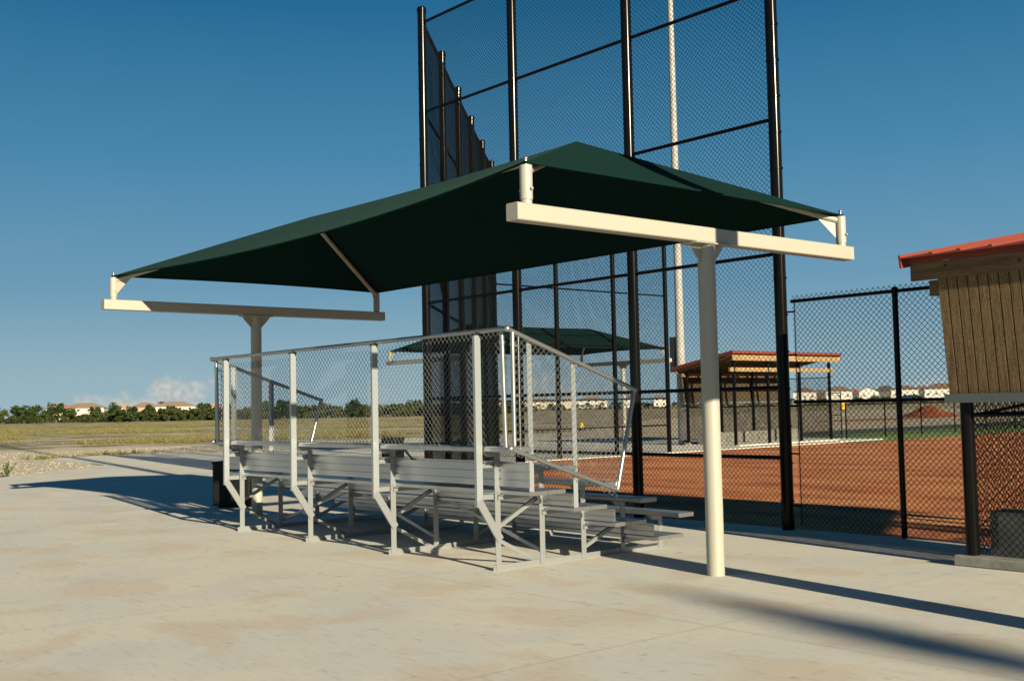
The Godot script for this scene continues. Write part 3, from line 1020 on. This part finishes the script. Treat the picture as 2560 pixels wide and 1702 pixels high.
# ------------------------------------------------------------------ far houses and plants
func house(label: String, at: Vector3, w: float, d: float, h: float, roof_h: float, wall: Color, roof: Color, turn: float, gable: bool) -> void:
	var t := thing("house", label, "house", at, turn, "houses beyond the fields")
	var wm := plain(wall.r, wall.g, wall.b, 0.9)
	var rm := plain(roof.r, roof.g, roof.b, 0.9)
	var m := MB.new()
	m.box(Vector3(0, h / 2 - 0.2, 0), Vector3(w, h + 0.4, d))
	if gable:
		m.extrude(PackedVector2Array([Vector2(-w / 2, h), Vector2(w / 2, h), Vector2(0, h + roof_h * 0.94)]), Vector3(0, 0, -d / 2 + 0.01), Vector3(0, 0, d / 2), Vector3.RIGHT, Vector3.UP)
	part("wall", m, wm, t)
	var r := MB.new()
	var o := 0.6
	if gable:
		for s in [-1.0, 1.0]:
			r.extrude(PackedVector2Array([Vector2(0, h + roof_h), Vector2(s * (w / 2 + o), h - 0.25), Vector2(s * (w / 2 + o), h - 0.02), Vector2(0, h + roof_h + 0.25)]), Vector3(0, 0, -d / 2 - o), Vector3(0, 0, d / 2 + o), Vector3.RIGHT, Vector3.UP)
	else:
		var a := w / 2 + o
		var b := d / 2 + o
		var q := maxf(0.3, a - b)
		var e := [Vector3(-a, h, -b), Vector3(a, h, -b), Vector3(a, h, b), Vector3(-a, h, b)]
		var t0 := Vector3(-q, h + roof_h, 0)
		var t1 := Vector3(q, h + roof_h, 0)
		r.quad(e[3], e[2], t1, t0, Vector3(0, 1, 1)); r.quad(e[0], e[1], t1, t0, Vector3(0, 1, -1))
		r.quad(e[0], e[3], t0, t0, Vector3(-1, 1, 0)); r.quad(e[1], e[2], t1, t1, Vector3(1, 1, 0))
		r.quad(e[0], e[1], e[2], e[3], Vector3.DOWN)
		r.box(Vector3(0, h - 0.1, 0), Vector3(2 * a, 0.2, 2 * b))
	part("roof", r, rm, t)
	var rows := 2 if h > 4.5 else 1
	var cols := maxi(2, int(w / 4.5))
	for i in rows:
		for j in cols:
			var wx := -w / 2 + w * (j + 0.5) / cols
			var wy := 1.5 + i * 2.9
			var win := MB.new()
			win.box(Vector3(wx, wy, d / 2 + 0.03), Vector3(1.5, 1.3, 0.1))
			var wn := part("window", win, mats.frame, t)
			var pn := MB.new()
			pn.box(Vector3(wx, wy, d / 2 + 0.09), Vector3(1.2, 1.0, 0.06))
			part("pane", pn, mats.pane, wn)

func crown_mesh(w: float, h: float, clumps: int, leaves: int, size: float, dark: Color, light: Color, sd: int) -> ArrayMesh:
	var r := RandomNumberGenerator.new()
	r.seed = sd
	var m := MB.new()
	m.use_col = true
	for i in clumps:
		var a := r.randf() * TAU
		var rad := sqrt(r.randf()) * 0.42 * w
		var y := h * (0.18 + 0.66 * r.randf())
		var shrink := 1.0 - 0.55 * maxf(0.0, y / h - 0.35)
		var c := Vector3(cos(a) * rad * shrink, y, sin(a) * rad * shrink)
		var cr := h * r.randf_range(0.12, 0.24)
		for j in leaves:
			var d := Vector3(r.randfn(), r.randfn(), r.randfn()).normalized()
			var p := c + d * cr * pow(r.randf(), 0.4)
			m.tint = dark.lerp(light, r.randf())
			var e := Vector3(r.randfn(), r.randfn(), r.randfn()).normalized()
			m.leaf(p, e, e.cross(Vector3(r.randfn(), r.randfn(), r.randfn())).normalized(), size * r.randf_range(0.6, 1.3))
	return m.mesh()

func trunk_mesh(h: float, r0: float, sd: int) -> ArrayMesh:
	var r := RandomNumberGenerator.new()
	r.seed = sd
	var m := MB.new()
	m.tube(Vector3(0, -0.1, 0), Vector3(0.05 * h, h * 0.4, 0), r0, r0 * 0.7, 7)
	for i in 4:
		var a := TAU * i / 4 + r.randf()
		m.tube(Vector3(0.05 * h, h * 0.36, 0), Vector3(cos(a) * h * 0.24, h * r.randf_range(0.6, 0.8), sin(a) * h * 0.24), r0 * 0.6, r0 * 0.2, 5)
	return m.mesh()

func plants() -> void:
	var dark := Color(0.01064, 0.0266, 0.0076)
	var mid := Color(0.0342, 0.057, 0.0152)
	var olive := Color(0.0646, 0.076, 0.0228)
	var kinds := []
	for k in 4:
		kinds.append([crown_mesh(5.6, 5.0, 20, 60, 0.36, dark, mid, 100 + k), trunk_mesh(5.0, 0.16, 200 + k)])
	var olives := [crown_mesh(5.0, 4.6, 14, 40, 0.34, mid, olive, 131), trunk_mesh(4.6, 0.14, 231)]
	var named := [
		["pale loose tree at the left edge of the tree line", -301.6, -77.6, 1.05, 1],
		["dark round tree, leftmost of the dense group at the field's edge", -299.0, -82.3, 1.0, 0],
		["broad dark tree between the leftmost dark tree and the tallest one", -298.2, -86.0, 1.02, 0],
		["tallest dark tree at the right end of the dense left group", -297.2, -90.4, 1.08, 0],
		["low dark tree just left of the cream gable wall", -296.5, -93.5, 0.80, 0],
		["dark tree in front of the cream house with the broad roof", -294.0, -100.2, 0.86, 0],
		["tall slim tree between two pinkish roofs", -292.5, -104.6, 0.98, 0],
		["bushy tree below the pale pink gable", -291.0, -108.2, 0.83, 0],
		["dark tree with a double top before the salmon wall", -289.5, -112.6, 0.92, 0],
		["rounded tree left of the bright end wall", -287.2, -118.6, 0.84, 0],
		["dark tree right of the bright end wall", -283.8, -126.2, 1.0, 0],
		["small tree behind the left bleacher guard rail", -281.2, -131.8, 0.88, 0],
		["tall tree seen through the left side guard rail", -232.2, -117.2, 0.92, 0],
		["rounded tree behind the second guard upright", -230.0, -121.2, 0.95, 0],
		["dark broad tree in the middle of the rear guard rail", -225.4, -129.6, 0.78, 0],
		["broad tree just left of the third guard upright", -221.8, -135.2, 0.88, 0],
		["small tree left of the tall backstop corner post", -213.9, -147.4, 0.82, 0],
	]
	for i in named.size():
		var e: Array = named[i]
		var t := thing("tree", e[0], "tree", Vector3(e[1], -0.07, e[2]), i * 1.7, "trees at the far edge of the field")
		var kd: Array = olives if e[4] == 1 else kinds[i % 4]
		part_mesh("crown", kd[0], mats.leaf, t)
		part_mesh("trunk", kd[1], mats.bark, t)
		t.scale = Vector3(e[3] * (1.0 + 0.25 * sin(i * 2.1)), e[3], e[3])
	# palms on the skyline
	for e in [["small palm above the roof left of the round cloud", -560.0, -204.0], ["palm on the skyline left of the bright end wall", -552.0, -226.0]]:
		var t := thing("palm_tree", e[0], "palm tree", Vector3(e[1], -0.07, e[2]), 0.0, "palms behind the houses")
		var tr := MB.new()
		tr.tube(Vector3(0, 0, 0), Vector3(0.4, 7.6, 0), 0.22, 0.16, 8)
		part("trunk", tr, mats.bark, t)
		var cr := MB.new()
		cr.use_col = true
		for i in 22:
			var a := TAU * i / 22 + rng.randf() * 0.3
			var el := rng.randf_range(-0.3, 0.9)
			var last := Vector3(0.4, 7.6, 0)
			for j in 5:
				var nx := last + Vector3(cos(a) * cos(el), sin(el), sin(a) * cos(el)) * 0.45
				cr.tint = dark.lerp(mid, rng.randf())
				cr.leaf((last + nx) / 2, (nx - last).normalized(), Vector3(-sin(a), 0.3, cos(a)), 0.42)
				last = nx
				el -= 0.32
		part("crown", cr, mats.leaf, t)
	# the shrub belt and far woods: masses nobody could count
	var clump := crown_mesh(4.0, 2.6, 7, 34, 0.30, Color(0.01672, 0.0342, 0.00912), Color(0.057, 0.0646, 0.02128), 300)
	var belt := MultiMesh.new()
	belt.transform_format = MultiMesh.TRANSFORM_3D
	belt.mesh = clump
	var tf := []
	for seg in [[Vector2(-306, -60), Vector2(-282, -130), 190, 0.72, 7.0], [Vector2(-268, -92), Vector2(-200, -165), 330, 1.05, 10.0], [Vector2(-205, -160), Vector2(-330, -250), 160, 1.0, 12.0], [Vector2(-335, -240), Vector2(-160, -385), 360, 0.36, 16.0], [Vector2(-560, -400), Vector2(-300, -690), 200, 1.15, 20.0]]:
		for i in seg[2]:
			var p: Vector2 = (seg[0] as Vector2).lerp(seg[1], rng.randf())
			p += Vector2(rng.randfn(), rng.randfn()) * seg[4] * 0.4
			var s: float = seg[3] * rng.randf_range(0.55, 1.2)
			tf.append(Transform3D(Basis(Vector3.UP, rng.randf() * TAU).scaled(Vector3(s * 1.2, s, s * 1.2)), Vector3(p.x, -0.1, p.y)))
	belt.instance_count = tf.size()
	for i in tf.size():
		belt.set_instance_transform(i, tf[i])
	var bo := MultiMeshInstance3D.new()
	bo.name = "shrub_belt"
	bo.multimesh = belt
	bo.material_override = mats.leaf
	add_child(bo)
	tag(bo, "belt of low green shrubs along the far edge of the fields", "shrubs", "", "stuff")
	# dry grass: tufts scattered over the field
	var tuft := MB.new()
	tuft.use_col = true
	for i in 16:
		var a := rng.randf() * TAU
		var rr := rng.randf() * 0.22
		var b := Vector3(cos(a) * rr, -0.02, sin(a) * rr)
		var tip := b + Vector3(rng.randfn() * 0.12, rng.randf_range(0.18, 0.42), rng.randfn() * 0.12)
		var sd := Vector3(-sin(a), 0, cos(a)) * 0.022
		tuft.tint = Color(0.075, 0.085, 0.026).lerp(Color(0.25, 0.205, 0.10), rng.randf())
		var fn := -sd.cross(tip - b).normalized()
		tuft.tri(b - sd, b + sd, tip, fn, fn, fn)
	var gm := MultiMesh.new()
	gm.transform_format = MultiMesh.TRANSFORM_3D
	gm.mesh = tuft.mesh()
	var gf := []
	var dens := noise(0.035, 77, 3)
	var guard := 0
	while gf.size() < 19000 and guard < 200000:
		guard += 1
		var dist := 46.0 + 160.0 * pow(rng.randf(), 1.5)
		var az := deg_to_rad(rng.randf_range(-78.0, -50.0))
		var p := Vector3(6.9 + sin(az) * dist, -0.07, 8.28 - cos(az) * dist)
		if p.x > -52.5 - 2.0 * sin(p.z * 0.5) + 3.0 * dens.get_noise_2d(p.x * 6.0, p.z * 6.0):
			continue
		if dens.get_noise_2d(p.x, p.z * 1.3) < 0.06 - 0.14 * rng.randf():
			continue
		var s := rng.randf_range(0.35, 0.95)
		gf.append(Transform3D(Basis(Vector3.UP, rng.randf() * TAU).scaled(Vector3(s, s * rng.randf_range(0.6, 1.3), s)), p))
	# weeds along the slab edge
	for e in [[-38.6, -6.2, 1.0, 22], [-39.0, -8.1, 0.5, 18], [-39.5, -9.0, 0.5, 16], [-41, -10.5, 1.5, 10]]:
		for i in e[3]:
			var p := Vector3(e[0] + rng.randfn() * 0.35, -0.05, e[1] + rng.randfn() * e[2] * 0.5)
			var s := rng.randf_range(0.4, 0.9)
			gf.append(Transform3D(Basis(Vector3.UP, rng.randf() * TAU).scaled(Vector3(s, s, s)), p))
	gm.instance_count = gf.size()
	for i in gf.size():
		gm.set_instance_transform(i, gf[i])
	var go := MultiMeshInstance3D.new()
	go.name = "dry_grass"
	go.multimesh = gm
	go.material_override = mats.leaf
	add_child(go)
	tag(go, "dry yellow-green grass growing over the open field", "grass", "", "stuff")
	# loose limestone rubble on the strip by the slab
	var st := MB.new()
	st.ball(Vector3.ZERO, 0.05, 6, 4, 0.7)
	var sm := MultiMesh.new()
	sm.transform_format = MultiMesh.TRANSFORM_3D
	sm.mesh = st.mesh()
	var sf := []
	while sf.size() < 7000:
		var p := Vector2(rng.randf_range(-48.0, -24.0), rng.randf_range(-16.0, 4.0))
		if Geometry2D.is_point_in_polygon(p, SLAB):
			continue
		var s := 0.12 + 0.55 * pow(rng.randf(), 3.0)
		sf.append(Transform3D(Basis(Vector3.UP, rng.randf() * TAU).scaled(Vector3(s * 1.3, s, s)), Vector3(p.x, -0.04, p.y)))
	sm.instance_count = sf.size()
	for i in sf.size():
		sm.set_instance_transform(i, sf[i])
	var so := MultiMeshInstance3D.new()
	so.name = "limestone_rubble"
	so.multimesh = sm
	so.material_override = mats.lot
	add_child(so)
	tag(so, "loose pale limestone rubble beside the concrete apron", "rubble", "", "stuff")
	# one weed on the bare limestone
	var w := thing("weed", "small green weed on the bare limestone left of the canopy's shadow", "weed", Vector3(-25.9, -0.04, -1.05))
	var wl := MB.new()
	wl.use_col = true
	var ws := MB.new()
	for i in 9:
		var a := rng.randf() * TAU
		var tip := Vector3(cos(a) * 0.3, rng.randf_range(0.2, 0.42), sin(a) * 0.3)
		ws.tube(Vector3.ZERO, tip, 0.006, 0.003, 4)
		for j in 9:
			wl.tint = Color(0.038, 0.0684, 0.0152).lerp(Color(0.0912, 0.114, 0.0304), rng.randf())
			var d := Vector3(rng.randfn(), rng.randfn(), rng.randfn()).normalized()
			wl.leaf(tip * rng.randf_range(0.3, 1.1), d, d.cross(Vector3.UP).normalized(), 0.06)
	part("leaves", wl, mats.leaf, w)
	part("stems", ws, mats.bark, w)
	# the slender tree behind the viewpoint whose top shades the concrete
	var pt := thing("slender_tree", "slender tree off to the right whose pointed top shades the concrete", "tree", Vector3(59.6, 0, 11.4))
	var ptk := MB.new()
	ptk.tube(Vector3(0, -0.1, 0), Vector3(0, 16.6, 0), 0.26, 0.03, 10)
	part("trunk", ptk, mats.bark, pt)
	var pc := MB.new()
	pc.use_col = true
	for i in 3600:
		var y := 17.25 - 9.0 * pow(rng.randf(), 0.7)
		var rad := (0.12 + 0.34 * (17.25 - y)) * sqrt(rng.randf()) * (0.65 + 0.35 * sin(y * 5.0))
		rad = minf(rad, 2.4)
		var a := rng.randf() * TAU
		pc.tint = dark.lerp(mid, rng.randf())
		var d := Vector3(rng.randfn(), rng.randfn(), rng.randfn()).normalized()
		pc.leaf(Vector3(cos(a) * rad, y, sin(a) * rad), d, d.cross(Vector3(rng.randfn(), 1, rng.randfn())).normalized(), 0.17)
	part("crown", pc, mats.leaf, pt)

func houses() -> void:
	var cream := Color(0.5472, 0.5016, 0.3952)
	var white := Color(0.5776, 0.5624, 0.5168)
	var salmon := Color(0.38, 0.2508, 0.1824)
	var tile := Color(0.24, 0.165, 0.125)
	var brown := Color(0.152, 0.1064, 0.076)
	var pale := Color(0.38, 0.2736, 0.2052)
	var face := deg_to_rad(65)
	house("house with an orange roof showing above the dark trees at left", Vector3(-525, 0, -166.6), 12, 10, 5.2, 2.4, cream, Color(0.304, 0.152, 0.0912), face, false)
	house("cream house with a broad hipped roof behind the left trees", Vector3(-559.5, 0, -190), 19, 12, 5.6, 2.4, cream, tile, face, false)
	house("house with a pale pink roof between two trees", Vector3(-590, 0, -221), 12, 10, 5.4, 2.3, cream, pale, face, false)
	house("salmon house with a pointed pink roof", Vector3(-568, 0, -224.5), 14, 11, 5.6, 2.4, salmon, tile, face, false)
	house("bright cream house at the right end of the left row", Vector3(-543.6, 0, -230.4), 19, 12, 5.6, 2.4, cream, tile, face, false)
	house("pale house behind the bleacher's left corner", Vector3(-572, 0, -265), 12, 10, 5.2, 2.0, white, pale, face, false)
	var f2 := deg_to_rad(33)
	house("white two-storey house nearest the far dugout's right end", Vector3(-431.5, 0, -612.5), 14.4, 11, 7.6, 2.8, white, brown, f2, false)
	house("wide white two-storey house with a brown hipped roof", Vector3(-413.7, 0, -624.7), 16.4, 11, 7.6, 3.1, white, brown, f2, false)
	house("white house with a pointed gable facing the field", Vector3(-408.8, 0, -651.7), 12.4, 11, 6.9, 3.1, white, brown, f2, true)
	house("white two-storey house behind the thin fence post", Vector3(-379.6, 0, -646), 16.4, 11, 7.8, 2.5, white, brown, f2, false)
	house("long white house beside the near dugout's wooden panel", Vector3(-349.6, 0, -640), 22.7, 12, 7.6, 3.2, white, brown, f2, false)
	house("dark house between the two leftmost white houses", Vector3(-480, 0, -700), 10.8, 10, 6.9, 3.2, Color(0.076, 0.0836, 0.0836), brown, f2, false)
	house("dark green house left of the gabled white house", Vector3(-459.6, 0, -714), 9.7, 10, 6.9, 3.2, Color(0.0608, 0.0836, 0.076), Color(0.228, 0.076, 0.0532), f2, false)
	house("grey house right of the gabled white house", Vector3(-420.6, 0, -691), 14.0, 10, 7.8, 3.4, Color(0.0912, 0.0912, 0.0988), Color(0.0684, 0.0608, 0.0608), f2, false)
	house("dark house left of the long white house", Vector3(-420, 0, -738), 13.0, 10, 8.0, 3.0, Color(0.076, 0.0836, 0.0836), brown, f2, false)
	var f3 := deg_to_rad(47)
	house("small white house beside the backstop's far corner", Vector3(-533, 0, -437), 9, 9, 4.6, 2.0, white, tile, f3, false)
	house("long low cream house behind the bleacher's side rail", Vector3(-531.8, 0, -469), 21, 11, 4.6, 2.0, cream, tile, f3, false)
	house("cream house with a salmon roof behind the side rail", Vector3(-505, 0, -469), 11, 10, 4.8, 2.1, cream, pale, f3, false)
	house("wide pale house left of the shade pole of the far canopy", Vector3(-494.8, 0, -480), 18, 11, 4.8, 2.2, white, tile, f3, false)
	house("narrow white house right of the third backstop post", Vector3(-471.6, 0, -489), 8, 9, 5.0, 2.0, white, tile, f3, false)
	house("white house left of the far light pole", Vector3(-457.5, 0, -501), 8, 9, 5.2, 2.0, white, tile, f3, false)

# ------------------------------------------------------------------ scene
func _ready() -> void:
	rng.seed = 20240607
	var cam := Camera3D.new()
	cam.name = "camera"
	cam.position = Vector3(6.906, 1.611, 8.283)
	cam.rotation_degrees = Vector3(3.397, 49.80, -1.172)
	cam.fov = 33.77
	cam.near = 0.05
	cam.far = 5000.0
	add_child(cam)
	cam.current = true
	var we := WorldEnvironment.new()
	we.name = "world_environment"
	var env := Environment.new()
	env.background_mode = Environment.BG_SKY
	env.tonemap_mode = Environment.TONE_MAPPER_LINEAR
	env.tonemap_exposure = 2.0
	var sm := PanoramaSkyMaterial.new()
	sm.panorama = sky_picture()
	var sky := Sky.new()
	sky.sky_material = sm
	env.sky = sky
	env.sdfgi_enabled = true
	env.ssao_enabled = true
	env.ssil_enabled = true
	we.environment = env
	add_child(we)
	var sun := DirectionalLight3D.new()
	sun.name = "sun"
	sun.light_energy = 1.6
	sun.light_color = Color(1.0, 0.935, 0.80)
	sun.light_angular_distance = 0.53
	sun.shadow_enabled = true
	add_child(sun)
	var el := deg_to_rad(16.0)
	var azi := deg_to_rad(10.0)
	var towards := Vector3(-cos(azi) * cos(el), -sin(el), -sin(azi) * cos(el))
	sun.look_at_from_position(Vector3.ZERO, towards, Vector3.UP)

	make_materials()
	build_ground()
	houses()
	backstop()
	low_fence()
	shade("dark green hipped canopy on two cream poles over the near bleacher", Vector3.ZERO, 0.0)
	shade("distant dark green canopy seen through the backstop mesh", Vector3(-23.0, 0, -22.5), PI / 2)
	bleacher()
	dugout("wooden dugout with a red metal roof at the right edge", Vector3(1.42 + 7.65, 0, -2.12), PI, 7.65, 7.65)
	dugout("far dugout with a red roof across the clay infield", Vector3(-22.0, 0, -25.0), PI / 2, 6.1, 0.0)
	light_pole("tall pale light pole standing behind the far canopy", Vector3(-22.6, 0, -25.35), Vector3(-1, 0, 0))
	light_pole("tall light pole off to the right whose shadow crosses the cream pole", Vector3(4.14, 0, 0.49), Vector3(0, 0, 1))
	bins()
	mound()
	hydrant("small yellow drum far off right of the distant dugout", Vector3(-100, 0, -153.5), 1.5)
	hydrant("small yellow drum on the lot seen through the side guard rail", Vector3(-47.5, 0, -43.6), 0.55)
	plants()

func sky_picture() -> ImageTexture:
	# clear air, deepening from the horizon to the zenith, and low cumulus over the fields
	var stops := [[0.0, Color(0.170, 0.240, 0.270)], [2.0, Color(0.146, 0.222, 0.262)], [6.0, Color(0.079, 0.167, 0.238)], [12.6, Color(0.034, 0.121, 0.208)], [20.0, Color(0.0100, 0.073, 0.150)], [30.0, Color(0.005, 0.036, 0.086)], [45.0, Color(0.003, 0.020, 0.047)], [90.0, Color(0.002, 0.012, 0.030)]]
	var w := 4096
	var h := 2048
	var im := Image.create(w, h, false, Image.FORMAT_RGB8)
	for y in h:
		var el := 90.0 - 180.0 * (y + 0.5) / h
		im.fill_rect(Rect2i(0, y, w, 1), ramp(stops, maxf(el, 0.0)).linear_to_srgb())
	var f := noise(0.045, 9, 5)
	var g := noise(0.16, 19, 3)
	for c in [[0.3165, 1.2, 0.0046, 0.85, 0.7], [0.3135, 0.95, 0.0028, 0.7, 0.6], [0.3120, 0.55, 0.0050, 0.45, 0.7], [0.3050, 0.62, 0.0036, 0.5, 0.55], [0.3085, 0.70, 0.0018, 0.6, 0.5], [0.3215, 0.7, 0.0022, 0.45, 0.4], [0.3420, 0.9, 0.0030, 0.5, 0.18], [0.3640, 1.1, 0.0060, 0.9, 0.45], [0.3690, 0.6, 0.0060, 0.4, 0.4], [0.4180, 0.7, 0.0040, 0.4, 0.4]]:
		var cx: float = (c[0] + 0.5) * w
		var cy: float = (0.5 - c[1] / 180.0) * h
		var rx: float = c[2] * w
		var ry: float = c[3] / 180.0 * h
		for y in range(int(cy - ry * 1.6), mini(int(cy + ry * 1.8) + 1, h / 2)):
			for x in range(int(cx - rx * 1.6), int(cx + rx * 1.6) + 1):
				var d := Vector2((x - cx) / rx, (y - cy) / ry).length()
				var e := 1.0 - d + 0.6 * f.get_noise_2d(x * 1.3, y * 1.6) + 0.3 * g.get_noise_2d(x * 1.2, y * 1.5)
				var a := smoothstep(0.05, 0.38, e) * float(c[4])
				if a <= 0.0: continue
				var lit := 0.9 + 0.3 * g.get_noise_2d(x * 1.5 + 40, y * 1.5)
				var col := Color(0.30 * lit, 0.305 * lit, 0.29 * lit).linear_to_srgb()
				im.set_pixel(x, y, im.get_pixel(x, y).lerp(col, a))
	return ImageTexture.create_from_image(im)
